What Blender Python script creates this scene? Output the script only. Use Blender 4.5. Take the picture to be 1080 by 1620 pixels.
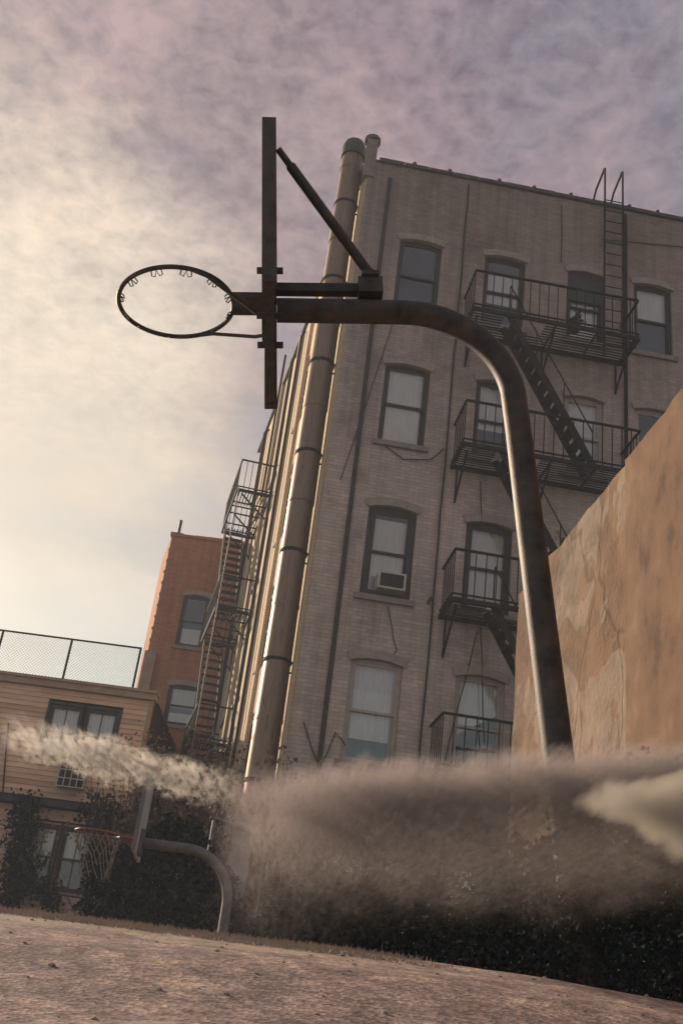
import bpy, bmesh, math, random
from mathutils import Vector, Matrix, noise
random.seed(7)
R = math.radians
for o in list(bpy.data.objects): bpy.data.objects.remove(o)
scn = bpy.context.scene
COL = scn.collection

# ------------------------------------------------------------------ camera
CAM_Z, PITCH, ROLL, FPX = 1.0, R(25.8), R(7.4), 1620.0
fw = Vector((0, math.cos(PITCH), math.sin(PITCH)))
u0_ = Vector((0, -math.sin(PITCH), math.cos(PITCH)))
rt = Vector((1, 0, 0)) * math.cos(ROLL) + u0_ * math.sin(ROLL)
up = u0_ * math.cos(ROLL) - Vector((1, 0, 0)) * math.sin(ROLL)
CAMP = Vector((0, 0, CAM_Z))
cd = bpy.data.cameras.new('camera'); cam = bpy.data.objects.new('camera', cd); COL.objects.link(cam)
cd.sensor_fit = 'VERTICAL'; cd.sensor_height = 36; cd.sensor_width = 24
cd.lens = 36.0 * FPX / 1620.0; cd.clip_start = 0.05; cd.clip_end = 3000
m = Matrix((rt, up, -fw)).transposed().to_4x4(); m.translation = CAMP
cam.matrix_world = m
scn.camera = cam
scn.render.resolution_x, scn.render.resolution_y = 682, 1024

def ray(px, py):
    return (fw * FPX + rt * (px - 540) - up * (py - 810)).normalized()
def atY(px, py, Y):
    d = ray(px, py); return CAMP + d * (Y / d.y)
def on_plane(px, py, P, n):
    d = ray(px, py); return CAMP + d * ((P - CAMP).dot(n) / d.dot(n))

# ------------------------------------------------------------------ sky, sun, exposure
SUN_AZ, SUN_EL = R(-44), R(19)
SUND = Vector((math.sin(SUN_AZ) * math.cos(SUN_EL), math.cos(SUN_AZ) * math.cos(SUN_EL), math.sin(SUN_EL)))
scn.view_settings.view_transform = 'Standard'; scn.view_settings.look = 'None'
scn.view_settings.gamma = 1; scn.view_settings.exposure = 1.12

def N(nt, t, **kw):
    n = nt.nodes.new(t)
    for k, v in kw.items():
        if k.startswith('i_'):
            key = k[2:]; key = int(key) if key.isdigit() else key.replace('_', ' ')
            n.inputs[key].default_value = v
        else: setattr(n, k, v)
    return n
def L(nt, a, b): nt.links.new(a, b)
def ramp(nt, fac, stops, interp='LINEAR'):
    r = nt.nodes.new('ShaderNodeValToRGB'); e = r.color_ramp.elements
    r.color_ramp.interpolation = interp
    while len(e) < len(stops): e.new(0.5)
    for k, (p, c) in enumerate(stops):
        e[k].position = p; e[k].color = tuple(c) + (1,) if len(c) == 3 else c
    L(nt, fac, r.inputs[0]); return r.outputs[0]
def mth(nt, op, a, b=None, clamp=False):
    n = nt.nodes.new('ShaderNodeMath'); n.operation = op; n.use_clamp = clamp
    for k, v in enumerate((a, b)):
        if v is None: continue
        if isinstance(v, (int, float)): n.inputs[k].default_value = v
        else: L(nt, v, n.inputs[k])
    return n.outputs[0]
def mixc(nt, f, a, b, blend='MIX'):
    n = nt.nodes.new('ShaderNodeMix'); n.data_type = 'RGBA'; n.blend_type = blend
    for k, v in ((0, f), (6, a), (7, b)):
        if isinstance(v, (int, float)): n.inputs[k].default_value = v
        elif isinstance(v, (tuple, list)): n.inputs[k].default_value = tuple(v) + (1,) if len(v) == 3 else v
        else: L(nt, v, n.inputs[k])
    return n.outputs[2]
g3 = lambda v: (v, v, v)

W = bpy.data.worlds.new('World'); scn.world = W; W.use_nodes = True
nt = W.node_tree; nt.nodes.clear()
out = N(nt, 'ShaderNodeOutputWorld'); bg = N(nt, 'ShaderNodeBackground', i_Strength=0.1); L(nt, bg.outputs[0], out.inputs[0])
sky = N(nt, 'ShaderNodeTexSky', sky_type='NISHITA', sun_disc=False, sun_elevation=SUN_EL, sun_rotation=SUN_AZ, altitude=50, air_density=1.6, dust_density=3.0)
tc = N(nt, 'ShaderNodeTexCoord'); sx = N(nt, 'ShaderNodeSeparateXYZ'); L(nt, tc.outputs['Generated'], sx.inputs[0])
zz = mth(nt, 'ADD', mth(nt, 'MAXIMUM', sx.outputs[2], 0.0), 0.13)
cx = N(nt, 'ShaderNodeCombineXYZ'); L(nt, mth(nt, 'DIVIDE', sx.outputs[0], zz), cx.inputs[0]); L(nt, mth(nt, 'DIVIDE', sx.outputs[1], zz), cx.inputs[1])
def wn(scale, detail, rough, off=0.0, dist=0.0):
    mp = N(nt, 'ShaderNodeMapping'); mp.inputs['Location'].default_value = (off, off * 0.7, off * 0.3); L(nt, cx.outputs[0], mp.inputs[0])
    n = N(nt, 'ShaderNodeTexNoise'); n.inputs['Scale'].default_value = scale; n.inputs['Detail'].default_value = detail; n.inputs['Roughness'].default_value = rough
    n.inputs['Distortion'].default_value = dist
    L(nt, mp.outputs[0], n.inputs['Vector']); return n.outputs[0]
big, mid, fine = wn(1.1, 5, 0.55, 3.1, 0.4), wn(5.5, 5, 0.6, 9.0, 0.2), wn(34, 5, 0.62, 5.0, 0.3)
dt = N(nt, 'ShaderNodeVectorMath', operation='DOT_PRODUCT'); L(nt, tc.outputs['Generated'], dt.inputs[0]); dt.inputs[1].default_value = SUND
glow = mth(nt, 'SUBTRACT', dt.outputs['Value'], mth(nt, 'MULTIPLY', mth(nt, 'MAXIMUM', sx.outputs[2], 0.0), 0.50))
glow = mth(nt, 'ADD', glow, mth(nt, 'MULTIPLY', mth(nt, 'SUBTRACT', big, 0.5), 0.42))
glow = mth(nt, 'ADD', glow, mth(nt, 'MULTIPLY', mth(nt, 'SUBTRACT', mid, 0.5), 0.09))
cloud = ramp(nt, glow, [(0.10, (1.25, 1.12, 1.32)), (0.36, (1.52, 1.18, 1.33)), (0.52, (1.9, 1.50, 1.54)), (0.66, (3.9, 3.35, 2.75)), (0.82, (4.9, 4.2, 3.4))])
mott = mth(nt, 'ADD', mth(nt, 'MULTIPLY', mid, 0.5), mth(nt, 'MULTIPLY', fine, 0.5))
high = ramp(nt, sx.outputs[2], [(0.42, g3(0.06)), (0.60, g3(0.55)), (0.78, g3(1.0))])
cloud = mixc(nt, high, cloud, ramp(nt, mott, [(0.36, (0.58, 0.58, 0.64)), (0.5, (1, 1, 1)), (0.64, (1.42, 1.32, 1.24))]), 'MULTIPLY')
gap = ramp(nt, mth(nt, 'ADD', mth(nt, 'MULTIPLY', big, 0.6), mth(nt, 'MULTIPLY', mid, 0.4)), [(0.40, (1, 1, 1)), (0.54, (0, 0, 0))])
gapc = mixc(nt, 0.7, sky.outputs[0], (1.7, 2.2, 2.5))
low = ramp(nt, mth(nt, 'ADD', sx.outputs[2], mth(nt, 'MULTIPLY', mth(nt, 'SUBTRACT', big, 0.5), 0.12)), [(0.22, g3(0.85)), (0.38, g3(0))])
L(nt, mixc(nt, mth(nt, 'MAXIMUM', mth(nt, 'MULTIPLY', gap, 0.3), low), cloud, gapc), bg.inputs['Color'])

sd = bpy.data.lights.new('sun', 'SUN'); sd.energy = 3.3; sd.angle = R(0.7); sd.color = (1.0, 0.79, 0.59)
so = bpy.data.objects.new('sun', sd); COL.objects.link(so)
so.rotation_euler = (-SUND).to_track_quat('-Z', 'Y').to_euler(); so.location = (-20, 20, 30)

# ------------------------------------------------------------------ materials
MATS = {}
def pmat(name, cols, scale=4.0, rough=0.8, detail=6, bump=0.0, bscale=60.0, bdist=0.01, metal=0.0, stretch=(1, 1, 1), spec=0.4, contrast=(0.3, 0.7)):
    if name in MATS: return MATS[name]
    M = bpy.data.materials.new(name); M.use_nodes = True; nt = M.node_tree
    b = nt.nodes['Principled BSDF']; b.inputs['Roughness'].default_value = rough; b.inputs['Metallic'].default_value = metal
    b.inputs['Specular IOR Level'].default_value = spec
    t = N(nt, 'ShaderNodeTexCoord'); mp = N(nt, 'ShaderNodeMapping'); mp.inputs['Scale'].default_value = stretch
    L(nt, t.outputs['Object'], mp.inputs[0])
    n = N(nt, 'ShaderNodeTexNoise'); n.inputs['Scale'].default_value = scale; n.inputs['Detail'].default_value = detail; n.inputs['Roughness'].default_value = 0.65
    L(nt, mp.outputs[0], n.inputs['Vector'])
    k = len(cols)
    st = [(contrast[0] + (contrast[1] - contrast[0]) * i / max(1, k - 1), c) for i, c in enumerate(cols)]
    L(nt, ramp(nt, n.outputs[0], st), b.inputs['Base Color'])
    if bump:
        n2 = N(nt, 'ShaderNodeTexNoise'); n2.inputs['Scale'].default_value = bscale; n2.inputs['Detail'].default_value = 5
        L(nt, mp.outputs[0], n2.inputs['Vector'])
        bp = N(nt, 'ShaderNodeBump'); bp.inputs['Strength'].default_value = bump; bp.inputs['Distance'].default_value = bdist
        L(nt, n2.outputs[0], bp.inputs['Height']); L(nt, bp.outputs[0], b.inputs['Normal'])
    MATS[name] = M; return M

def brickmat(name, c1, c2, mort, noisecols, flat=0.4, axis='XZ', top_dim=None, bump=0.5, bw=0.21, bh=0.075, stain=0.5, plaster=False):
    M = bpy.data.materials.new(name); M.use_nodes = True; nt = M.node_tree
    b = nt.nodes['Principled BSDF']; b.inputs['Roughness'].default_value = 0.9; b.inputs['Specular IOR Level'].default_value = 0.2
    t = N(nt, 'ShaderNodeTexCoord'); s = N(nt, 'ShaderNodeSeparateXYZ'); L(nt, t.outputs['Object'], s.inputs[0])
    c = N(nt, 'ShaderNodeCombineXYZ')
    L(nt, mth(nt, 'ADD', s.outputs[0], s.outputs[1]), c.inputs[0]); L(nt, s.outputs[2], c.inputs[1])
    bt = N(nt, 'ShaderNodeTexBrick'); L(nt, c.outputs[0], bt.inputs['Vector'])
    bt.inputs['Scale'].default_value = 1.0; bt.inputs['Brick Width'].default_value = bw; bt.inputs['Row Height'].default_value = bh
    bt.inputs['Mortar Size'].default_value = 0.008; bt.inputs['Mortar Smooth'].default_value = 0.3; bt.inputs['Bias'].default_value = 0.0
    bt.inputs['Color1'].default_value = tuple(c1) + (1,); bt.inputs['Color2'].default_value = tuple(c2) + (1,); bt.inputs['Mortar'].default_value = tuple(mort) + (1,)
    n = N(nt, 'ShaderNodeTexNoise'); n.inputs['Scale'].default_value = 0.55; n.inputs['Detail'].default_value = 9; n.inputs['Roughness'].default_value = 0.68
    L(nt, t.outputs['Object'], n.inputs['Vector'])
    col = mixc(nt, stain, bt.outputs['Color'], ramp(nt, n.outputs[0], [(0.3, noisecols[0]), (0.5, noisecols[1]), (0.7, noisecols[2])]), 'MULTIPLY')
    # vertical rain streaks
    mp = N(nt, 'ShaderNodeMapping'); mp.inputs['Scale'].default_value = (3.2, 3.2, 0.16); L(nt, t.outputs['Object'], mp.inputs[0])
    n3 = N(nt, 'ShaderNodeTexNoise'); n3.inputs['Scale'].default_value = 1.6; n3.inputs['Detail'].default_value = 7; L(nt, mp.outputs[0], n3.inputs['Vector'])
    col = mixc(nt, 0.7, col, ramp(nt, n3.outputs[0], [(0.35, g3(0.74)), (0.55, g3(1.0)), (0.75, g3(1.10))]), 'MULTIPLY')
    if top_dim:   # dimmer reflection at the top painted into the colour, edge broken by noise
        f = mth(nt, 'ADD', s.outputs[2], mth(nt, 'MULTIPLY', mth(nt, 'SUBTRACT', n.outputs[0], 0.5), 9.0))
        f = mth(nt, 'DIVIDE', mth(nt, 'SUBTRACT', f, top_dim[0]), top_dim[1] - top_dim[0], True)
        col = mixc(nt, mth(nt, 'MULTIPLY', f, top_dim[2]), col, mixc(nt, 1.0, col, (0.36, 0.33, 0.34), 'MULTIPLY'))
    pm = None
    if plaster:   # patches where render hides the courses
        n4 = N(nt, 'ShaderNodeTexNoise'); n4.inputs['Scale'].default_value = 0.42; n4.inputs['Detail'].default_value = 6; n4.inputs['Roughness'].default_value = .6
        L(nt, t.outputs['Object'], n4.inputs['Vector']); pm = ramp(nt, n4.outputs[0], [(0.47, g3(0)), (0.52, g3(1))])
        n5 = N(nt, 'ShaderNodeTexNoise'); n5.inputs['Scale'].default_value = 3.5; n5.inputs['Detail'].default_value = 8; L(nt, t.outputs['Object'], n5.inputs['Vector'])
        col = mixc(nt, mth(nt, 'MULTIPLY', pm, .75), col, mixc(nt, 1.0, col, ramp(nt, n5.outputs[0], [(0.3, (0.82, 0.8, 0.8)), (0.7, (1.16, 1.12, 1.08))]), 'MULTIPLY'))
    L(nt, col, b.inputs['Base Color'])
    n2 = N(nt, 'ShaderNodeTexNoise'); n2.inputs['Scale'].default_value = 40; n2.inputs['Detail'].default_value = 4; L(nt, t.outputs['Object'], n2.inputs['Vector'])
    h = mth(nt, 'ADD', mth(nt, 'MULTIPLY', bt.outputs['Fac'], mth(nt, 'SUBTRACT', mth(nt, 'MULTIPLY', pm, .8), 1.0) if pm else -1.0), mth(nt, 'MULTIPLY', n2.outputs[0], 0.6))
    bp = N(nt, 'ShaderNodeBump'); bp.inputs['Strength'].default_value = bump; bp.inputs['Distance'].default_value = 0.012
    L(nt, h, bp.inputs['Height']); L(nt, bp.outputs[0], b.inputs['Normal'])
    MATS[name] = M; return M

M_facade = brickmat('painted_brick', (0.62, 0.495, 0.42), (0.50, 0.395, 0.335), (0.44, 0.345, 0.295), ((0.46, 0.45, 0.46), (0.92, 0.91, 0.9), (1.16, 1.13, 1.08)), top_dim=(10.5, 18.5, 0.7), plaster=True, stain=0.85)
M_cream = brickmat('cream_brick', (0.62, 0.50, 0.35), (0.56, 0.45, 0.32), (0.45, 0.36, 0.26), ((0.7, 0.68, 0.64), (0.95, 0.95, 0.95), (1.08, 1.06, 1.0)), bump=0.35, stain=0.7)
M_redbrick = brickmat('red_brick', (0.48, 0.20, 0.105), (0.37, 0.15, 0.08), (0.36, 0.22, 0.15), ((0.7, 0.66, 0.64), (1, 0.97, 0.95), (1.15, 1.1, 1.0)), stain=0.8)
M_lintel = pmat('lintel_brick', [(0.27, 0.215, 0.18), (0.42, 0.34, 0.28)], 9, 0.9, bump=0.5, bscale=45)
M_coping = pmat('coping', [(0.05, 0.042, 0.04), (0.12, 0.095, 0.085)], 6, 0.85, bump=0.4)
M_iron = pmat('black_iron', [(0.008, 0.009, 0.01), (0.018, 0.017, 0.016), (0.035, 0.024, 0.018)], 9, 0.8, spec=0.15, metal=0.0, bump=0.3, bscale=80)
M_frame = pmat('dark_window_frame', [(0.025, 0.025, 0.027), (0.06, 0.052, 0.047)], 7, 0.6)
M_wframe = pmat('pale_window_frame', [(0.34, 0.28, 0.23), (0.48, 0.40, 0.33)], 8, 0.6)
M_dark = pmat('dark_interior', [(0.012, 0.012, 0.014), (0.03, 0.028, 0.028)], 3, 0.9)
M_blind = pmat('blind', [(0.84, 0.76, 0.70), (0.92, 0.85, 0.80)], 3, 0.8, stretch=(1, 1, 1))
M_curtain = pmat('pleated_curtain', [(0.70, 0.62, 0.57), (0.90, 0.83, 0.77)], 7, 0.9, stretch=(5, 5, 0.25))
M_sill = pmat('stone_sill', [(0.2, 0.16, 0.14), (0.33, 0.27, 0.23)], 6, 0.85, bump=0.3)
M_duct = pmat('galvanised_sheet', [(0.13, 0.08, 0.052), (0.27, 0.19, 0.135), (0.17, 0.11, 0.07)], 5, 0.5, metal=0.6, stretch=(6, 6, 0.35), bump=0.12, bscale=8, bdist=0.02)
M_cable = pmat('cable_rubber', [(0.02, 0.02, 0.02), (0.05, 0.045, 0.04)], 8, 0.7)
M_steel = pmat('weathered_steel', [(0.025, 0.026, 0.027), (0.06, 0.055, 0.05), (0.11, 0.08, 0.058)], 14, 0.58, metal=0.25, bump=0.25, bscale=120, bdist=0.004)
M_board = pmat('backboard_steel', [(0.025, 0.025, 0.027), (0.07, 0.06, 0.055), (0.11, 0.07, 0.05)], 10, 0.6, metal=0.3, bump=0.3)
M_wboard = pmat('white_backboard', [(0.42, 0.39, 0.36), (0.66, 0.62, 0.57)], 6, 0.6, bump=0.2)
M_rim2 = pmat('red_rim', [(0.11, 0.035, 0.03), (0.17, 0.06, 0.05)], 12, 0.6)
M_galv = pmat('galvanised_pole', [(0.10, 0.095, 0.09), (0.21, 0.2, 0.185)], 8, 0.5, metal=0.5, bump=0.15)
M_net = pmat('net_cord', [(0.14, 0.12, 0.10), (0.24, 0.21, 0.18)], 20, 0.9)
M_clap = pmat('clapboard_paint', [(0.52, 0.335, 0.225), (0.66, 0.45, 0.31), (0.72, 0.51, 0.37)], 2.2, 0.75, stretch=(0.5, 1, 3), bump=0.3, bscale=30)
nt = M_clap.node_tree; b_ = nt.nodes['Principled BSDF']; oi = N(nt, 'ShaderNodeObjectInfo'); lk = b_.inputs['Base Color'].links[0].from_socket
L(nt, mixc(nt, 1.0, lk, ramp(nt, oi.outputs['Random'], [(0.0, (0.78, 0.76, 0.74)), (0.5, (1, 1, 1)), (1.0, (1.12, 1.13, 1.14))]), 'MULTIPLY'), b_.inputs['Base Color'])
M_trim = pmat('trim_paint', [(0.30, 0.20, 0.14), (0.43, 0.31, 0.22)], 4, 0.7)
M_whitemetal = pmat('white_metal', [(0.42, 0.38, 0.34), (0.58, 0.53, 0.48)], 6, 0.5)
M_leaf = pmat('ivy_leaf', [(0.014, 0.025, 0.031), (0.025, 0.040, 0.045), (0.042, 0.056, 0.054)], 5, 1.0, spec=0.0)
M_stem = pmat('vine_stem', [(0.05, 0.035, 0.025), (0.12, 0.085, 0.06)], 15, 0.9)
M_dry = pmat('dry_twig', [(0.12, 0.08, 0.055), (0.24, 0.165, 0.115)], 8, 0.9)
M_straw = pmat('dry_straw', [(0.24, 0.19, 0.15), (0.42, 0.34, 0.27)], 8, 0.9)
M_roof = pmat('roof_tar', [(0.04, 0.04, 0.04), (0.07, 0.065, 0.06)], 3, 0.9)
M_conc = pmat('concrete', [(0.2, 0.18, 0.16), (0.34, 0.31, 0.28)], 5, 0.85, bump=0.4)
M_pebble = pmat('pebble', [(0.15, 0.12, 0.10), (0.28, 0.23, 0.19), (0.42, 0.35, 0.28)], 25, 0.85)

def glassmat():
    M = bpy.data.materials.new('window_glass'); M.use_nodes = True; nt = M.node_tree; nt.nodes.clear()
    o = N(nt, 'ShaderNodeOutputMaterial'); mx = N(nt, 'ShaderNodeMixShader'); tr = N(nt, 'ShaderNodeBsdfTransparent'); gl = N(nt, 'ShaderNodeBsdfGlossy')
    tr.inputs[0].default_value = (0.95, 0.96, 0.96, 1); gl.inputs['Roughness'].default_value = 0.04
    lw = N(nt, 'ShaderNodeLayerWeight'); lw.inputs[0].default_value = 0.22
    t = N(nt, 'ShaderNodeTexCoord'); n = N(nt, 'ShaderNodeTexNoise'); n.inputs['Scale'].default_value = 2.2; L(nt, t.outputs['Object'], n.inputs['Vector'])
    bp = N(nt, 'ShaderNodeBump'); bp.inputs['Strength'].default_value = 0.25; bp.inputs['Distance'].default_value = 0.03; L(nt, n.outputs[0], bp.inputs['Height'])
    L(nt, bp.outputs[0], gl.inputs['Normal'])
    L(nt, mth(nt, 'ADD', lw.outputs['Fresnel'], 0.06, True), mx.inputs[0]); L(nt, tr.outputs[0], mx.inputs[1]); L(nt, gl.outputs[0], mx.inputs[2]); L(nt, mx.outputs[0], o.inputs[0])
    return M
M_glass = glassmat()

# ------------------------------------------------------------------ mesh helpers
class MB:
    def __init__(s, mat=None): s.v = []; s.f = []; s.M = mat
    def add(s, vs, fs):
        k = len(s.v); s.v += [Vector(v) for v in vs]; s.f += [tuple(i + k for i in f) for f in fs]; return s
    def box(s, x0, x1, y0, y1, z0, z1):
        return s.add([(x0, y0, z0), (x1, y0, z0), (x1, y1, z0), (x0, y1, z0), (x0, y0, z1), (x1, y0, z1), (x1, y1, z1), (x0, y1, z1)],
                     [(0, 3, 2, 1), (4, 5, 6, 7), (0, 1, 5, 4), (1, 2, 6, 5), (2, 3, 7, 6), (3, 0, 4, 7)])
    def bar(s, a, b, w, h=None, upv=(0, 0, 1)):
        a, b = Vector(a), Vector(b); h = h or w; d = (b - a).normalized(); x = d.cross(Vector(upv))
        if x.length < 1e-4: x = d.cross(Vector((1, 0, 0)))
        x.normalize(); y = x.cross(d); x = x * w / 2; y = y * h / 2
        return s.add([a - x - y, a + x - y, a + x + y, a - x + y, b - x - y, b + x - y, b + x + y, b - x + y],
                     [(0, 1, 2, 3), (7, 6, 5, 4), (0, 4, 5, 1), (1, 5, 6, 2), (2, 6, 7, 3), (3, 7, 4, 0)])
    def tube(s, path, r, n=8, closed=False, caps=True):
        P = [Vector(p) for p in path]; m_ = len(P); rs = r if isinstance(r, (list, tuple)) else [r] * m_
        k = len(s.v); pu = None
        for i in range(m_):
            if closed: d = P[(i + 1) % m_] - P[i - 1]
            else: d = P[min(i + 1, m_ - 1)] - P[max(i - 1, 0)]
            d.normalize()
            if pu is None:
                pu = d.cross(Vector((0, 1, 0)))
                if pu.length < 1e-3: pu = d.cross(Vector((1, 0, 0)))
            u = (pu - d * pu.dot(d)).normalized(); w = d.cross(u); pu = u
            for j in range(n):
                a = 2 * math.pi * j / n; s.v.append(P[i] + (u * math.cos(a) + w * math.sin(a)) * rs[i])
        for i in range(m_ if closed else m_ - 1):
            i2 = (i + 1) % m_
            for j in range(n):
                j2 = (j + 1) % n; s.f.append((k + i * n + j, k + i * n + j2, k + i2 * n + j2, k + i2 * n + j))
        if caps and not closed:
            s.f.append(tuple(k + j for j in range(n))[::-1]); s.f.append(tuple(k + (m_ - 1) * n + j for j in range(n)))
        return s
    def prism(s, pts, y0, y1):   # polygon in x,z extruded along y
        n = len(pts)
        return s.add([(x, y0, z) for x, z in pts] + [(x, y1, z) for x, z in pts],
                     [tuple(range(n)), tuple(range(2 * n - 1, n - 1, -1))] + [(i, i + n, (i + 1) % n + n, (i + 1) % n) for i in range(n)])
    def build(s, name, mat, parent=None, smooth=False, **tags):
        me = bpy.data.meshes.new(name); V = [s.M @ v for v in s.v] if s.M else s.v
        me.from_pydata([tuple(v) for v in V], [], s.f); me.update()
        if smooth:
            me.polygons.foreach_set('use_smooth', [True] * len(me.polygons)); me.set_sharp_from_angle(angle=R(40))
        me.materials.append(mat)
        o = bpy.data.objects.new(name, me); COL.objects.link(o)
        if parent: o.parent = parent
        for k, v in tags.items(): o[k] = v
        return o
def tag(o, label=None, category=None, group=None, kind=None):
    for k, v in (('label', label), ('category', category), ('group', group), ('kind', kind)):
        if v: o[k] = v
    return o
def empty(name, loc, rz=0, **t):
    o = bpy.data.objects.new(name, None); COL.objects.link(o); o.location = loc; o.rotation_euler = (0, 0, rz); o.empty_display_size = 0.2
    return tag(o, **t)
def fix_normals(o):
    bm = bmesh.new(); bm.from_mesh(o.data); bmesh.ops.recalc_face_normals(bm, faces=bm.faces); bm.to_mesh(o.data); bm.free(); return o

def wall_open(mb, u0, u1, z0, z1, opens, reveal=0.22):
    us = sorted({u0, u1} | {a for o in opens for a in o[:2]}); zs = sorted({z0, z1} | {a for o in opens for a in o[2:4]})
    for i in range(len(us) - 1):
        for j in range(len(zs) - 1):
            cu, cz = (us[i] + us[i + 1]) / 2, (zs[j] + zs[j + 1]) / 2
            if any(o[0] < cu < o[1] and o[2] < cz < o[3] for o in opens): continue
            mb.add([(us[i], 0, zs[j]), (us[i + 1], 0, zs[j]), (us[i + 1], 0, zs[j + 1]), (us[i], 0, zs[j + 1])], [(0, 1, 2, 3)])
    for a, b, c, d in [o[:4] for o in opens]:
        r = reveal
        mb.add([(a, 0, c), (b, 0, c), (b, r, c), (a, r, c), (a, 0, d), (b, 0, d), (b, r, d), (a, r, d)], [(0, 1, 2, 3), (7, 6, 5, 4), (0, 3, 7, 4), (2, 1, 5, 6)])

def arch_pts(u0, u1, z, rise, th, n=10):
    pts = []
    for k in range(n + 1):
        t = k / n; pts.append((u0 + (u1 - u0) * t, z - 0.02 + rise * (1 - (2 * t - 1) ** 2) - rise))
    top = [(u0 - 0.05 + (u1 - u0 + 0.1) * (1 - k / n), z + th + rise * (1 - (2 * (k / n) - 1) ** 2) - rise) for k in range(n + 1)]
    return pts + top

def sash_window(parent, M, a, b, c, d, frame=None, shade=None, shade2=None, sill=True, arch=True, fw_=0.07, y0=0.075, label=None, bars=0, lint=None):
    """one double-hung window in local u (x), depth (y), height (z)"""
    fr = frame or M_frame
    w = MB(M); y1 = y0 + 0.08
    w.box(a, a + fw_, y0, y1, c, d); w.box(b - fw_, b, y0, y1, c, d); w.box(a + fw_, b - fw_, y0, y1, d - fw_, d); w.box(a + fw_, b - fw_, y0, y1, c, c + fw_)
    win = w.build('window', fr, parent)
    if label: win['label'] = label
    ia, ib, ic, id_ = a + fw_, b - fw_, c + fw_, d - fw_; mid_ = (ic + id_) / 2
    for k, (p, q, yy) in enumerate(((mid_ - 0.03, id_, y0 + 0.012), (ic, mid_ + 0.03, y0 + 0.047))):
        s = MB(M); t = 0.045
        s.box(ia + .002, ia + t, yy, yy + 0.03, p, q); s.box(ib - t, ib - .002, yy, yy + 0.03, p, q); s.box(ia + t, ib - t, yy, yy + 0.03, q - t, q - .001); s.box(ia + t, ib - t, yy, yy + 0.03, p + .001, p + t)
        for j in range(bars):
            xx = ia + (ib - ia) * (j + 1) / (bars + 1); s.box(xx - .012, xx + .012, yy + .004, yy + .02, p + t, q - t)
        s.build('sash', fr, win)
        MB(M).box(ia + t - .004, ib - t + .004, yy + 0.012, yy + 0.018, p + t - .004, q - t + .004).build('pane', M_glass, win)
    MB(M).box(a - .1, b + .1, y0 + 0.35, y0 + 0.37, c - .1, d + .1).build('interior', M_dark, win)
    MB(M).box(a + .004, a + .02, y1 + .005, y0 + 0.35, c, d).box(b - .02, b - .004, y1 + .005, y0 + 0.35, c, d).build('jamb', M_dark, win)
    for sh in (shade, shade2):
        if not sh: continue
        f0, f1, mt = sh[:3]; yb = y0 + 0.09 + random.uniform(0, .03)
        n = 24; bl = MB(M)
        for k in range(n):   # pleats
            p, q = ia + (ib - ia) * k / n, ia + (ib - ia) * (k + 1) / n; dy = 0.012 * (k % 2); dq = 0.012 * ((k + 1) % 2)
            zt, zb = ic + (id_ - ic) * f1, ic + (id_ - ic) * f0
            if len(sh) > 3: zb_l = zb + sh[3] * (p - ia) / (ib - ia); zb_r = zb + sh[3] * (q - ia) / (ib - ia)
            else: zb_l = zb_r = zb
            bl.add([(p, yb + dy, zb_l), (q, yb + dq, zb_r), (q, yb + dq, zt), (p, yb + dy, zt)], [(0, 1, 2, 3)])
        bl.build('blind', mt, win)
    if sill: MB(M).box(a - 0.09, b + 0.09, -0.07, y0 + .02, c - 0.11, c + .004).build('sill', M_sill, win)
    if arch: MB(M).prism(arch_pts(a - 0.04, b + 0.04, d + .02, 0.085, 0.14), -0.045, y0 + .005).build('lintel', lint or M_lintel, win)
    return win

# ------------------------------------------------------------------ ground
def asphalt(name, base, tan, patch=None):
    M = bpy.data.materials.new(name); M.use_nodes = True; nt = M.node_tree; b = nt.nodes['Principled BSDF']
    t = N(nt, 'ShaderNodeTexCoord')
    def nz(sc, de=6, ro=.6, vec=None):
        n = N(nt, 'ShaderNodeTexNoise'); n.inputs['Scale'].default_value = sc; n.inputs['Detail'].default_value = de; n.inputs['Roughness'].default_value = ro
        L(nt, vec or t.outputs['Object'], n.inputs['Vector']); return n.outputs[0]
    v = N(nt, 'ShaderNodeTexVoronoi'); v.inputs['Scale'].default_value = 150; L(nt, t.outputs['Object'], v.inputs['Vector'])
    vc = N(nt, 'ShaderNodeRGBToBW'); L(nt, v.outputs['Color'], vc.inputs[0])
    col = ramp(nt, nz(12, 8, .7), [(0.36, [c * .6 for c in base]), (0.5, base), (0.64, tan)])
    col = mixc(nt, 0.85, col, ramp(nt, vc.outputs[0], [(0.1, g3(0.45)), (0.5, g3(1.0)), (0.95, g3(1.75))]), 'MULTIPLY')
    col = mixc(nt, 0.7, col, ramp(nt, nz(38, 4), [(0.3, g3(0.6)), (0.7, g3(1.4))]), 'MULTIPLY')
    if patch: col = patch(nt, t, nz, col)
    L(nt, col, b.inputs['Base Color'])
    L(nt, ramp(nt, nz(3), [(0.3, g3(0.6)), (0.7, g3(0.95))]), b.inputs['Roughness']); b.inputs['Specular IOR Level'].default_value = 0.25
    bp = N(nt, 'ShaderNodeBump'); bp.inputs['Strength'].default_value = 0.22; bp.inputs['Distance'].default_value = 0.003
    L(nt, mth(nt, 'ADD', v.outputs['Distance'], nz(60)), bp.inputs['Height']); L(nt, bp.outputs[0], b.inputs['Normal'])
    return M
def sepm(nt, t):
    s = N(nt, 'ShaderNodeSeparateXYZ'); L(nt, t.outputs['Object'], s.inputs[0]); return s.outputs
def smooth(nt, x, a, b): return mth(nt, 'DIVIDE', mth(nt, 'SUBTRACT', x, a), b - a, True)

M_asph = asphalt('court_asphalt', (0.10, 0.085, 0.075), (0.2, 0.16, 0.125))
MB().add([(-400, -400, 0), (400, -400, 0), (400, 900, 0), (-400, 900, 0)], [(0, 1, 2, 3)]).build('ground', M_asph, kind='structure')

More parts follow.
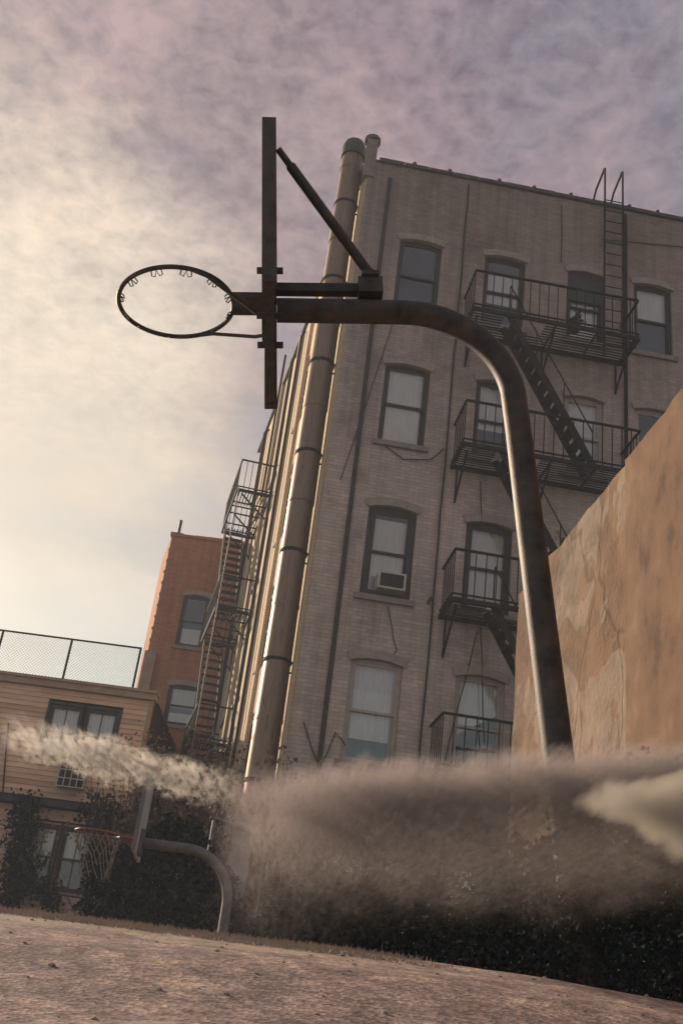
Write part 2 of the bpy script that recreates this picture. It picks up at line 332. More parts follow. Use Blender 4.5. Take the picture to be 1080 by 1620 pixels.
def ramp_z(x, y):   # asphalt mound in the foreground
    pr = [(-6, 0.02), (-3, 0.25), (0, 0.66), (1.2, 0.92), (1.8, 1.045), (2.25, 1.103), (2.45, 1.095), (2.75, 0.98), (3.4, 0.62), (4.6, 0.12), (5.4, -0.05)]
    for (a, p), (b, q) in zip(pr, pr[1:]):
        if y <= b: t = (y - a) / (b - a); break
    z = p + (q - p) * t
    k = max(0, 1 - abs(y - 2.2) / 3)
    z += k * (0.012 * math.exp(-((x - 0.25) / 0.5) ** 2) - 0.03 * max(0, x - 0.5))
    return z + 0.006 * noise.noise((x * 3, y * 3, 0)) + 0.0015 * noise.noise((x * 11, y * 11, 3))
def ramp_patch(nt, t, nz, col):
    s = sepm(nt, t)
    e = mth(nt, 'MULTIPLY', mth(nt, 'SUBTRACT', nz(6), 0.5), 0.35)
    y = mth(nt, 'ADD', s[1], e)
    f = mth(nt, 'MULTIPLY', smooth(nt, y, 1.98, 2.12), mth(nt, 'SUBTRACT', 1.0, smooth(nt, mth(nt, 'ADD', s[0], e), 0.0, 0.3)))
    return mixc(nt, mth(nt, 'MULTIPLY', f, 0.85), col, ramp(nt, nz(90, 3), [(0.3, (0.26, 0.21, 0.16)), (0.7, (0.50, 0.41, 0.31))]))
M_ramp = asphalt('mound_asphalt', (0.25, 0.185, 0.165), (0.42, 0.305, 0.24), ramp_patch)
mb = MB(); xs = [-6 + 12 * i / 260 for i in range(261)]
ys = [-6 + 0.5 * i for i in range(12)] + [0 + 0.06 * i for i in range(62)] + [3.8, 4.1, 4.4, 4.7, 5.0, 5.3]
for y in ys:
    for x in xs: mb.v.append(Vector((x, y, ramp_z(x, y))))
nx = len(xs)
mb.f = [(j * nx + i, j * nx + i + 1, (j + 1) * nx + i + 1, (j + 1) * nx + i) for j in range(len(ys) - 1) for i in range(nx - 1)]
mound = mb.build('asphalt_mound', M_ramp, smooth=True, kind='structure')

# ------------------------------------------------------------------ corner apartment building
FA = R(5.0); C0 = Vector((-0.40, 18.0, 0)); SA = R(-10.8)
MF = Matrix.Translation(C0) @ Matrix.Rotation(FA, 4, 'Z')
uF = Vector((math.cos(FA), math.sin(FA), 0)); nF = Vector((-math.sin(FA), math.cos(FA), 0))
def onF(px, py, o=0):
    P = on_plane(px, py, C0 - nF * o, nF); return (P - C0).dot(uF), P.z
bld = empty('apartment_building', C0, FA, label='tall corner apartment block with painted brick front, dimmed in colour at the top, behind the leaning hoop', category='building')
# side frame: local x = back along the side wall, local y = into the building
uS = Vector((math.sin(SA), math.cos(SA), 0)); iS = Vector((math.cos(SA), -math.sin(SA), 0))
# mirror-free frame: x runs from far end to near corner so that y points inward
SLEN = 15.2
S0 = C0 + uS * SLEN
MSw = Matrix((( -uS.x, iS.x, 0, S0.x), (-uS.y, iS.y, 0, S0.y), (0, 0, 1, 0), (0, 0, 0, 1)))
MS = MF.inverted() @ MSw          # side-local -> building-local
ROOF = 18.86
TOPS = [16.77, 13.39, 10.02, 6.86, 3.5]; WH = 1.93
COLS = [(0.93, 1.90), (2.90, 3.85), (4.84, 5.70), (6.40, 7.30), (8.7, 9.6)]
opens = [(a, b, t - WH, t) for t in TOPS for a, b in COLS]
mb = MB(); wall_open(mb, 0, 11, 0, ROOF, opens)
mb.add([(11, 0, 0), (11, 0, ROOF), (11, 14, ROOF), (11, 14, 0)], [(0, 1, 2, 3)])
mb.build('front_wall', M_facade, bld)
sop = []
for t in TOPS:
    for s in (3.0, 5.6, 9.2, 11.6): sop.append((SLEN - s - 0.45, SLEN - s + 0.45, t - WH, t))
mb = MB(MS); wall_open(mb, 0, SLEN, 0, ROOF, sop, 0.2)
mb.add([(0, 0, 0), (0, 0, ROOF), (0, 6, ROOF), (0, 6, 0)], [(0, 1, 2, 3)])
mb.build('side_wall', M_cream, bld)
far = MS @ Vector((0, 0, 0))
MB().add([(0, 0, ROOF - .25), (11, 0, ROOF - .25), (11, 14, ROOF - .25), (far.x, far.y, ROOF - .25)], [(0, 1, 2, 3)]).build('roof', M_roof, bld)
# coping: single stones along both walls, with a few raised clips
x = 0.22
cop = None
while x < 11:
    w_ = 0.62 + random.uniform(-.03, .03)
    MB().box(x, min(11, x + w_ - .012), -0.07, 0.30, ROOF + random.uniform(0, .012), ROOF + 0.09 + random.uniform(0, .015)).build('coping_stone', M_coping, bld); x += w_
x = 0.0
while x < SLEN - .4:
    w_ = 0.7
    MB(MS).box(x, min(SLEN - .02, x + w_ - .012), -0.09, 0.26, ROOF + random.uniform(0, .015), ROOF + 0.10 + random.uniform(0, .02)).build('coping_stone', M_coping, bld); x += w_
for x in (1.05, 1.9, 3.1, 3.95, 4.85, 6.3, 7.0): MB().tube([(x, -.03, ROOF + .08), (x, -.03, ROOF + .16)], 0.05, 8).build('coping_clip', M_coping, bld)
# corner post on the parapet
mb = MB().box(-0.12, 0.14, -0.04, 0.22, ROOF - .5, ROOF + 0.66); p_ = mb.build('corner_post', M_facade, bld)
MB().tube([(0.01, .11, ROOF + .66), (0.01, .11, ROOF + .78)], [0.19, 0.19], 12).build('post_cap', M_coping, p_)
# shallow pilasters and pipes on the side wall
for s, w_, pr in ((0.28, 0.42, 0.05), (1.55, 0.30, 0.06), (4.3, 0.3, 0.08), (7.4, 0.3, 0.10), (10.4, 0.3, 0.10), (13.6, 0.3, 0.10)):
    MB(MS).box(SLEN - s - w_ / 2, SLEN - s + w_ / 2, -pr, 0.01, 0, ROOF - .02).build('pilaster', M_cream, bld)
for s, rr in ((0.75, 0.045), (2.1, 0.05), (4.9, 0.055), (6.9, 0.04), (8.2, 0.05), (13.0, 0.06)):
    MB(MS).tube([(SLEN - s, -0.12, 0.2), (SLEN - s, -0.12, ROOF - .4), (SLEN - s, -0.05, ROOF - .2)], rr, 8).build('downpipe', M_cream if s in (0.75, 4.9) else M_iron, bld, smooth=True)

SH = {}   # what hangs in which window: (storey, column)
SH[(0, 0)] = dict(shade=(0.5, 1.0, M_dark)); SH[(0, 1)] = dict(shade=(0.35, 0.8, M_curtain)); SH[(0, 2)] = dict(shade=(0.0, 0.62, M_curtain))
SH[(1, 0)] = dict(shade=(0.0, 0.98, M_blind), frame=M_frame); SH[(1, 1)] = dict(shade=(0.4, 1, M_curtain)); SH[(1, 2)] = dict(shade=(0.2, 1, M_curtain), frame=M_wframe); SH[(1, 3)] = dict(shade=(0.3, 0.62, M_blind), frame=M_wframe)
SH[(2, 0)] = dict(shade=(0.0, 0.93, M_curtain), shade2=(0.52, 0.68, M_blind), fw_=0.12); SH[(2, 1)] = dict(shade=(0.04, 1.0, M_curtain), fw_=0.10)
SH[(3, 0)] = dict(shade=(0.22, 1.0, M_curtain), shade2=(0.52, 0.72, M_blind), frame=M_wframe); SH[(3, 1)] = dict(shade=(0.4, 1.0, M_blind, 0.5), frame=M_wframe)
for k, t in enumerate(TOPS):
    for j, (a, b) in enumerate(COLS):
        if j == 4: sash_window(bld, None, a, b, t - WH, t, arch=False, sill=False); continue
        sash_window(bld, None, a + .002, b - .002, t - WH + .002, t - .002, **SH.get((k, j), dict(shade=(0.5, 1, M_curtain))))
for k, o in enumerate(sop):
    sash_window(bld, MS, o[0] + .002, o[1] - .002, o[2] + .002, o[3] - .002, shade=(random.choice((0.3, 0.5)), 1, M_curtain), arch=False)
# plywood infill in the tall opening of the top storey, cables, downspout on the front
MB().box(4.845, 5.695, 0.04, 0.08, 15.95, 16.765).build('infill_board', M_frame, bld)
def cable(us, name='cable', r=0.022, mat=None, wob=0.02):
    pts = []
    for (a, z), (b, z2) in zip(us, us[1:]):
        n = max(2, int(abs(z2 - z) / 0.6))
        for k in range(n): t = k / n; pts.append((a + (b - a) * t + random.uniform(-wob, wob), -0.035, z + (z2 - z) * t))
    pts.append((us[-1][0], -0.035, us[-1][1])); return MB().tube(pts, r, 6).build(name, mat or M_cable, bld, smooth=True)
cable([(0.60, 0.1), (0.52, 18.4)], r=0.045, wob=0.004)
cable([(2.32, 0.1), (2.38, 18.7)], r=0.02, wob=0.01)
cable([(2.32, 5.0), (2.36, 4.9), (2.55, 4.6), (2.42, 4.35)], r=0.014)
cable([(3.25, 7.7), (2.95, 6.2), (2.8, 5.2)], r=0.012); cable([(3.3, 7.8), (3.42, 6.6), (3.5, 5.6)], r=0.012); cable([(3.1, 10.9), (3.2, 9.9)], r=0.012)
cable([(0.55, 4.6), (0.8, 5.4), (1.0, 5.2)], r=0.012); cable([(0.2, 5.5), (0.62, 4.7), (0.85, 4.3)], r=0.012)
cable([(0.3, 10.4), (0.75, 13.0), (1.0, 14.6)], r=0.01, wob=.01); cable([(1.1, 11.35), (1.5, 11.1), (2.05, 11.2), (2.3, 11.5)], r=0.012); cable([(1.5, 7.9), (1.62, 7.5), (1.75, 7.1), (1.7, 6.9)], r=0.01, wob=.03)
cable([(2.25, 8.1), (2.3, 8.25), (2.36, 8.1)], r=0.02, wob=0)
cable([(6.17, 0.2), (6.20, 18.7)], 'downpipe', 0.04, M_iron, 0.002)
cable([(5.6, 17.8), (6.3, 17.9), (7.6, 18.05), (9, 18.3)], r=0.012)
cable([(4.65, 18.6), (4.66, 16.9)], r=0.012)

ac = empty('air_conditioner', MF @ Vector((1.5, 0, 8.35)), FA, label='window air conditioner below a drawn shade in the third-highest window row', category='air conditioner')
MB().box(-0.27, 0.27, -0.20, 0.2, -0.14, 0.20).build('case', M_whitemetal, ac)
mb = MB().box(-0.225, 0.225, -0.209, -0.2, -0.10, 0.16); g_ = mb.build('grille', M_dark, ac)
mb = MB()
for k in range(9): mb.box(-0.225, 0.225, -0.216, -0.209, -0.085 + k * .028, -0.077 + k * .028)
mb.build('louvre', M_steel, g_)
MB().box(-0.36, -0.272, 0.14, 0.17, -0.14, 0.20).build('side_panel', M_wframe, ac); MB().box(0.272, 0.36, 0.14, 0.17, -0.14, 0.20).build('side_panel', M_wframe, ac)

# ------------------------------------------------------------------ fire escapes
def fe_level(parent, M, u0, u1, z, dep=1.0, rh=1.0, gap=None, slat_dir='u', basket=True, nb=0.2):
    """one balcony: y runs outward as negative depth"""
    fr = MB(M); t = 0.05
    fr.bar((u0, -dep, z), (u1, -dep, z), t, .09); fr.bar((u0, -0.02, z), (u1, -0.02, z), t, .08); fr.bar((u0 - .001, -dep, z), (u0 - .001, 0, z), t, .088); fr.bar((u1 + .001, -dep, z), (u1 + .001, 0, z), t, .088)
    n = int(dep / 0.085)
    for k in range(1, n):
        y = -dep * k / n; a, b = u0, u1
        if gap and -gap[3] < y < -gap[2]:
            for p, q in ((u0, gap[0]), (gap[1], u1)):
                if q - p > .05: fr.bar((p, y, z + .02), (q, y, z + .02), .032, .014)
        else: fr.bar((u0, y, z + .02), (u1, y, z + .02), .032, .014)
    for k in range(1, 4): x = u0 + (u1 - u0) * k / 4; fr.bar((x, -dep, z - .012), (x, 0, z - .012), .03, .04)
    pl = fr.build('platform', M_iron, parent)
    ra = MB(M)
    ra.bar((u0, -dep, z + rh), (u1, -dep, z + rh), .042, .042); ra.bar((u0, -dep, z + .12), (u1, -dep, z + .12), .03, .03)
    for x in (u0, u1): ra.bar((x, -dep, z + rh), (x, 0, z + rh), .04, .04); ra.bar((x, -dep, z + .12), (x, 0, z + .12), .03, .03)
    k = u0
    while k <= u1 + .01: ra.bar((k, -dep, z), (k, -dep, z + rh), .018, .018, (0, 1, 0)); k += nb
    for x in (u0, u1):
        for j in range(1, 6): ra.bar((x, -dep * j / 6, z), (x, -dep * j / 6, z + rh), .018, .018, (0, 1, 0))
    ra.build('railing', M_iron, parent)
    for x in (u0 + .12, (u0 + u1) / 2, u1 - .12):
        b = MB(M); b.bar((x, -dep * .85, z - .04), (x, -0.01, z - .75), .04, .04); b.bar((x, -.02, z - .8), (x, -.02, z), .045, .03); b.build('bracket', M_iron, parent)
    return pl
def fe_stair(parent, M, p0, p1, y0, y1, n=12, rail=True, tread_d=.2):
    (ua, za), (ub, zb) = p0, p1
    st = MB(M)
    for y in (y0, y1): st.bar((ua, y, za), (ub, y, zb), .025, .15)
    s = st.build('stair', M_iron, parent)
    for k in range(1, n):
        t = k / n; u, z = ua + (ub - ua) * t, za + (zb - za) * t
        MB(M).box(u - tread_d / 2, u + tread_d / 2, min(y0, y1) + .013, max(y0, y1) - .013, z - .014, z + .014).build('tread', M_iron, s)
    if rail:
        r_ = MB(M)
        for y in (y0,):
            r_.tube([(ua, y, za + .1), (ua, y, za + .75), (ub, y, zb + .75), (ub, y, zb + .1)], .016, 6)
            for k in (1, 2): t = k / 3; u, z = ua + (ub - ua) * t, za + (zb - za) * t; r_.bar((u, y, z), (u, y, z + .75), .02, .02, (0, 1, 0))
        r_.build('handrail', M_iron, s, smooth=True)
fe = empty('fire_escape', C0, FA, label='black iron fire escape zigzagging down the shaded front of the corner block', category='fire escape')
LV = [14.40, 11.13, 7.88, 4.78]
for k, z in enumerate(LV):
    fe_level(fe, None, 2.5, 6.08, z, gap=(3.2, 4.1, 0.4, 0.98))
for k in range(3): fe_stair(fe, None, (3.28, LV[k] + .05), (5.12, LV[k + 1] + .05), -0.94, -0.46, 13)
ld = MB()
for x in (5.62, 6.06): ld.tube([(x, -.22, LV[0]), (x, -.22, 19.85), (x, -.12, 19.9)], .026, 8)
k = LV[0] + .3
lad = ld.build('ladder', M_iron, fe, smooth=True)
while k < 19: MB().tube([(5.62, -.22, k), (6.06, -.22, k)], .013, 6).build('rung', M_iron, lad); k += .32
hd = MB()
for x in (5.62, 6.06): hd.tube([(x, -.2, 19.87), (x - .06, .2, 19.55), (x - .1, .32, 19.2), (x - .1, .32, ROOF)], .026, 8)
hd.build('ladder_hoop', M_iron, lad, smooth=True)
pl = empty('flower_pot', MF @ Vector((4.75, -0.8, LV[0] + .04)), FA, label='dark potted plant on the topmost front fire-escape landing', category='plant pot')
MB().tube([(0, 0, 0), (0, 0, .2)], [.1, .14], 12).build('pot', M_coping, pl, smooth=True)
def leaf_cloud(mb, n, fn, size, flat=0.5):
    for _ in range(n):
        p = fn(); s = size * random.uniform(.6, 1.3)
        a = Vector((random.gauss(0, 1), random.gauss(0, 1), random.gauss(0, 1))).normalized()
        b = a.cross(Vector((random.gauss(0, 1), random.gauss(0, 1), random.gauss(0, 1)))).normalized(); c = a.cross(b) * 0.25
        mb.add([p, p + a * s * .5 + b * s * .42 + c * s * .4, p + a * s, p + a * s * .5 - b * s * .42 + c * s * .4], [(0, 1, 2), (0, 2, 3)])
    return mb
leaf_cloud(MB(), 90, lambda: Vector((random.gauss(0, .1), random.gauss(0, .1), .22 + abs(random.gauss(0, .08)))), .09).build('leaves', M_leaf, pl)

fs = empty('fire_escape', S0, 0, label='black iron fire escape with open treads on the sunlit cream side wall', category='fire escape')
MSf = Matrix.Translation(-S0) @ MSw
SV = [14.25, 10.55, 6.85, 3.2]
for k, z in enumerate(SV): fe_level(fs, MSf, SLEN - 12.4, SLEN - 9.15, z, dep=1.0, gap=(SLEN - 12.0, SLEN - 10.2, .35, .97), nb=.22)
for k in range(3): fe_stair(fs, MSf, (SLEN - 12.0, SV[k] + .05), (SLEN - 9.7, SV[k + 1] + .05), -0.96, -0.40, 13)
mb = MB(MSf); mb.tube([(SLEN - 9.3, -.25, SV[0]), (SLEN - 9.3, -.25, 19.3)], .04, 6); mb.build('ladder_rail', M_iron, fs)
mb = MB(MSf); mb.tube([(SLEN - 9.0, -.97, SV[3]), (SLEN - 9.0, -.97, SV[0])], .022, 6); mb.build('drop_rod', M_galv, fs)

# ------------------------------------------------------------------ exhaust duct on the side wall
DX, DY, DR = -0.83, 18.6, 0.26
du = empty('exhaust_duct', (DX, DY, 0), 0, label='tall round sheet-metal exhaust duct running up the corner of the block', category='duct')
z = 0.0; k = 0
while z < 19.4:
    z2 = min(z + 1.12, 19.45); r1 = DR + random.uniform(-.004, .004)
    ox, oy = random.uniform(-.006, .006), random.uniform(-.006, .006)
    MB().tube([(ox, oy, z + .003), (ox, oy, (z + z2) / 2), (ox, oy, z2 - .003)], [r1 + .004, r1, r1 - .003], 28).build('duct_section', M_duct, du, smooth=True)
    bd = MB().tube([(0, 0, z2 - .03), (0, 0, z2 + .03)], r1 + (.018 if k % 2 else .009), 28).build('seam_band', M_duct if k % 2 == 0 else M_iron, du, smooth=True)
    if k % 2: MB().bar((0.1, 0, z2), (0.36, -.05, z2), .03, .04).bar((0.1, 0.05, z2 - .18), (0.32, 0.0, z2 - .18), .025, .03).build('bracket', M_iron, bd)
    z = z2; k += 1
MB().tube([(0, 0, 19.44), (0, 0, 19.75), (0, 0, 19.9)], [DR + .03, DR + .03, DR - .02], 28).build('duct_cap', M_steel, du, smooth=True)

# ------------------------------------------------------------------ wall on the right
def stucco():
    M = bpy.data.materials.new('patched_stucco'); M.use_nodes = True; nt = M.node_tree; b = nt.nodes['Principled BSDF']; b.inputs['Roughness'].default_value = 0.92
    b.inputs['Specular IOR Level'].default_value = 0.2
    t = N(nt, 'ShaderNodeTexCoord')
    def nz(sc, de=6, ro=.6, di=0, st=(1, 1, 1), off=0):
        mp = N(nt, 'ShaderNodeMapping'); mp.inputs['Scale'].default_value = st; mp.inputs['Location'].default_value = (off, off, off); L(nt, t.outputs['Object'], mp.inputs[0])
        n = N(nt, 'ShaderNodeTexNoise'); n.inputs['Scale'].default_value = sc; n.inputs['Detail'].default_value = de; n.inputs['Roughness'].default_value = ro; n.inputs['Distortion'].default_value = di
        L(nt, mp.outputs[0], n.inputs['Vector']); return n.outputs[0]
    base = ramp(nt, nz(2.2, 8, .65), [(0.3, (0.12, 0.077, 0.051)), (0.55, (0.18, 0.117, 0.075)), (0.75, (0.225, 0.152, 0.10))])
    pal = ramp(nt, nz(6, 6), [(0.3, (0.17, 0.135, 0.105)), (0.7, (0.27, 0.215, 0.17))])
    f = ramp(nt, nz(1.25, 3, .5, 0.6, (1, 1, .7), 2.3), [(0.50, g3(0)), (0.515, g3(1))])
    col = mixc(nt, mth(nt, 'MULTIPLY', f, 0.8), base, pal)
    f2 = ramp(nt, nz(2.4, 4, .6, 1.0, (1, 1, 1), 7.7), [(0.585, g3(0)), (0.60, g3(1))])
    col = mixc(nt, mth(nt, 'MULTIPLY', f2, 0.6), col, (0.17, 0.105, 0.065))
    col = mixc(nt, 0.85, col, ramp(nt, nz(0.9, 9, .7, .3, (1, 1, .8), 4.1), [(0.36, (0.45, 0.43, 0.42)), (0.52, g3(1.0)), (0.7, (1.15, 1.12, 1.08))]), 'MULTIPLY')
    col = mixc(nt, 0.6, col, ramp(nt, nz(2.0, 7, .6, 0, (1.6, 1.6, .3)), [(0.3, g3(0.75)), (0.6, g3(1.05))]), 'MULTIPLY')
    v = N(nt, 'ShaderNodeTexVoronoi', feature='DISTANCE_TO_EDGE'); v.inputs['Scale'].default_value = 0.8
    mp = N(nt, 'ShaderNodeMapping'); mp.inputs['Scale'].default_value = (1, 1, .5); n = N(nt, 'ShaderNodeTexNoise'); n.inputs['Scale'].default_value = 2.5; n.inputs['Detail'].default_value = 6
    L(nt, t.outputs['Object'], n.inputs['Vector'])
    L(nt, mixc(nt, 0.25, t.outputs['Object'], n.outputs['Color']), mp.inputs[0]); L(nt, mp.outputs[0], v.inputs['Vector'])
    cr = ramp(nt, v.outputs['Distance'], [(0.0, g3(0.35)), (0.012, g3(1))])
    col = mixc(nt, 0.55, col, cr, 'MULTIPLY')
    L(nt, col, b.inputs['Base Color'])
    h = mth(nt, 'ADD', mth(nt, 'ADD', nz(26, 6), mth(nt, 'MULTIPLY', f, 0.35)), mth(nt, 'ADD', mth(nt, 'MULTIPLY', f2, -0.3), mth(nt, 'MULTIPLY', cr, 0.6)))
    bp = N(nt, 'ShaderNodeBump'); bp.inputs['Strength'].default_value = 0.6; bp.inputs['Distance'].default_value = 0.02; L(nt, h, bp.inputs['Height']); L(nt, bp.outputs[0], b.inputs['Normal'])
    return M
M_stucco = stucco()
M_stucco2 = pmat('bare_orange_render', [(0.07, 0.04, 0.026), (0.125, 0.073, 0.043), (0.15, 0.09, 0.054), (0.19, 0.12, 0.075)], 2.6, 0.95, detail=12, bump=0.5, bscale=70, bdist=.006, stretch=(1.3, 1.3, 1.0), contrast=(.34, .68))
HW = 4.3
A_ = on_plane(820, 940, Vector((0, 0, HW)), Vector((0, 0, 1))); B_ = on_plane(1080, 627, Vector((0, 0, HW)), Vector((0, 0, 1)))
wd = (B_ - A_); wd.z = 0; wd.normalize(); wn_ = Vector((-wd.y, wd.x, 0))
if wn_.x < 0: wn_ = -wn_
A0 = Vector((A_.x, A_.y, 0))
MW = Matrix(((wd.x, wn_.x, 0, 0), (wd.y, wn_.y, 0, 0), (0, 0, 1, 0), (0, 0, 0, 1)))
rw = empty('stucco_wall', A0, 0, label='high patched orange stucco wall along the right edge of the court', category='wall')
def seam_len():
    P = on_plane(998, 1050, A0, wn_); return (P - A0).dot(wd)
SL = seam_len()
def rough_slab(x0, x1, y0, y1, z0, z1, amp=.012, nx_=60, nz_=80):
    mb = MB(MW)
    def pt(x, z):
        top = z1 + 0.03 * noise.noise((x * 3, 0, 7)) + 0.012 * noise.noise((x * 14, 0, 2))
        zz_ = z0 + (top - z0) * z
        return Vector((x, y0 + amp * noise.noise((x * 2.5, zz_ * 2.5, 1)) + amp * .6 * noise.noise((x * 8, zz_ * 8, 5)), zz_))
    for i in range(nx_ + 1):
        for j in range(nz_ + 1): mb.v.append(pt(x0 + (x1 - x0) * i / nx_, j / nz_))
    q = nz_ + 1
    mb.f = [(i * q + j, (i + 1) * q + j, (i + 1) * q + j + 1, i * q + j + 1) for i in range(nx_) for j in range(nz_)]
    k = len(mb.v)
    for i in range(nx_ + 1): v = mb.v[i * q + nz_]; mb.v.append(Vector((v.x, y1, v.z))); 
    mb.f += [(i * q + nz_, (i + 1) * q + nz_, k + i + 1, k + i) for i in range(nx_)]
    k2 = len(mb.v)
    for i in range(nx_ + 1): mb.v.append(Vector((x0 + (x1 - x0) * i / nx_, y1, z0)))
    mb.f += [(k + i, k + i + 1, k2 + i + 1, k2 + i) for i in range(nx_)]
    mb.f.append(tuple(range(nz_ + 1)) + (k, k2)); mb.f.append(tuple(nx_ * q + j for j in range(nz_, -1, -1)) + (k2 + nx_, k + nx_))
    return mb
fix_normals(rough_slab(0, SL, 0, .35, 0, HW).build('wall_section', M_stucco, rw, smooth=True))
fix_normals(rough_slab(SL + .004, SL + 5.2, -0.035, .36, 0, HW + .0).build('wall_section', M_stucco2, rw, smooth=True))

# ------------------------------------------------------------------ red brick building
BY = 32.0
def bX(px, py): return atY(px, py, BY)
rb = empty('brick_building', (-4.3, BY, 0), 0, label='narrow red brick building between the clapboard house and the fire escape', category='building')
MBk = Matrix.Translation((4.3, -BY, 0))
bl_, btop = -6.15, 14.75
w1 = (bX(293, 935).x, bX(337, 940).x - .06, bX(288, 1022).z, bX(300, 940).z); w2 = (bX(268, 1085).x, bX(318, 1088).x, bX(268, 1146).z, bX(300, 1085).z)
bop = [w1, w2, (w2[0], w2[1], w2[2] - 3.6, w2[3] - 3.6)]
Mb0 = Matrix.Translation((4.3, 0, 0))
mb = MB(Mb0); wall_open(mb, bl_ + .55, 0.5, 0, btop, bop)
mb.add([(bl_ + .55, 0, 0), (bl_ + .55, 0, btop), (bl_, 2.2, btop - .02), (bl_, 2.2, 0)], [(3, 2, 1, 0)])
mb.add([(bl_, 2.2, 0), (bl_, 2.2, btop - .02), (bl_ - .6, 9, btop), (bl_ - .6, 9, 0)], [(3, 2, 1, 0)])
mb.build('wall', M_redbrick, rb)
rf = MB(Mb0).add([(bl_ + .55, 0, btop - .1), (.5, 0, btop - .1), (.5, 9, btop - .1), (bl_ - .6, 9, btop - .1), (bl_, 2.2, btop - .1)], [(0, 1, 2, 3, 4)]).build('roof', M_roof, rb)
for k in range(14):
    x = bl_ + .5 + k * .42; MB(Mb0).box(x, x + .41, -.05, .22, btop + random.uniform(0, .01), btop + .09 + random.uniform(0, .05)).build('coping_brick', M_redbrick, rf)
for k in range(24): # ragged toothing down the left corner
    z = 5 + k * .4; MB(Mb0).box(bl_ + .535 - random.uniform(0, .02), bl_ + .56, -.02, .12, z, z + .075).build('corner_brick', M_redbrick, rb)
P = bX(280, 845); MB(Mb0).tube([(P.x, .3, btop - .1), (P.x, .3, btop + .75)], .055, 10).build('vent_pipe', M_steel, rf)
for k, o in enumerate(bop): sash_window(rb, Mb0, o[0] + .002, o[1] - .002, o[2] + .002, o[3] - .002, shade=(0.45, 1.0, M_curtain) if k else (0.0, 0.35, M_curtain), fw_=.08, shade2=(0.0, .3, M_curtain) if k else None)
P = bX(240, 1050); MB(Mb0).box(P.x - .25, P.x + .12, -.22, .0, 8.2, 10.6).build('bulkhead', M_trim, rb)

# ------------------------------------------------------------------ clapboard house
HY = 26.0; HL, HR, HT, HLED = -13.0, -4.14, 7.70, 4.69
hs = empty('clapboard_house', (-7, HY, 0), 0, label='two-storey peach clapboard house with a fenced flat roof at the left', category='house')
Mh = Matrix.Translation((7, 0, 0))
def hX(px, py): return atY(px, py, HY)
dw = [(hX(82, 1112).x, (hX(82, 1112).x + hX(190, 1128).x) / 2 - .03, 5.78, 7.14), ((hX(82, 1112).x + hX(190, 1128).x) / 2 + .03, hX(190, 1128).x, 5.78, 7.14)]
lw_ = [(-6.50, -5.74, 2.75, 4.22), (-5.66, -4.9, 2.75, 4.22)]
fw2 = [(-9.9, -8.9, 5.7, 7.1), (-9.9, -8.9, 2.3, 4.0)]
hop = dw + lw_ + fw2
MB(Mh).box(HL, HR - .05, .3, 7, 0, HT - .05).build('core', M_dark, hs)
mb = MB(Mh); mb.box(HR - .10, HR, -.03, .2, 0, HT).build('corner_board', M_trim, hs)
z = 0.35
bh = 0.128
while z < HT - .3:
    if abs(z - HLED) < .12: z += bh; continue
    # split boards round the windows
    cuts = [(HL, HR - .10)]
    for a, b, c, d in hop:
        if c - .06 < z + bh * .6 and z + .02 < d + .06:
            nc = []
            for p, q in cuts:
                if b + .07 <= p or a - .07 >= q: nc.append((p, q)); continue
                if a - .07 > p: nc.append((p, a - .07))
                if b + .07 < q: nc.append((b + .07, q))
            cuts = nc
    cuts2 = []
    for p, q in cuts:
        while q - p > 3.4: c_ = p + random.uniform(1.4, 3.0); cuts2.append((p, c_ - .004)); p = c_
        cuts2.append((p, q))
    for p, q in cuts2:
        dz = random.uniform(-.004, .004)
        o = MB(Mh); o.add([(p, -.032, z + dz), (q, -.032, z + dz), (q, .02, z + dz), (p, .02, z + dz), (p, -.006, z + bh + .012), (q, -.006, z + bh + .012), (q, .02, z + bh + .012), (p, .02, z + bh + .012)],
              [(0, 3, 2, 1), (4, 5, 6, 7), (0, 1, 5, 4), (1, 2, 6, 5), (2, 3, 7, 6), (3, 0, 4, 7)]); o.build('clapboard', M_clap, hs)
    z += bh
for a, b, c, d in hop:
    w_ = sash_window(hs, Mh, a, b, c, d, frame=M_frame, shade=(0.0, 1.0, M_curtain) if d > 5 else (0.5, 1, M_curtain), sill=False, arch=False, y0=.02, fw_=.06, bars=1)
    MB(Mh).box(a - .065, a - .003, -.04, .06, c - .06, d + .06).box(b + .003, b + .065, -.04, .06, c - .06, d + .06).box(a - .003, b + .003, -.04, .06, d + .003, d + .06).box(a - .003, b + .003, -.04, .06, c - .06, c - .003).build('casing', M_frame if d > 5 else M_trim, w_)
mb = MB(Mh); mb.box(HL, HR + .06, -.14, .3, HT - .16, HT + .0).box(HL, HR + .09, -.2, .32, HT + .001, HT + .07).build('cornice', M_trim, hs)
MB(Mh).box(HL, HR + .02, -.30, .02, HLED - .08, HLED + .07).build('ledge', M_frame, hs)
MB(Mh).box(HL, HR, .33, 7, HT - .04, HT + .02).build('roof', M_roof, hs)
cb = [hX(15, 1145), hX(10, 1200), hX(5, 1262)]
MB(Mh).tube([(p.x, -.06, p.z) for p in cb], .02, 6).build('cable', M_cable, hs)
a1, b1 = hX(92, 1218), hX(140, 1252)
ac2 = empty('air_conditioner', ((a1.x + b1.x) / 2, HY - .04, b1.z), 0, label='caged air conditioner under the double window of the clapboard house', category='air conditioner')
MB().box(-.30, .30, -.24, 0, 0.02, .55).build('case', M_dark, ac2)
mb = MB()
for x in (-.33, -.16, 0, .16, .33): mb.box(x - .012, x + .012, -.272, -.25, 0, .6)
for z in (0.0, .2, .4, .59): mb.box(-.345, .345, -.285, -.262, z - .012, z + .012)
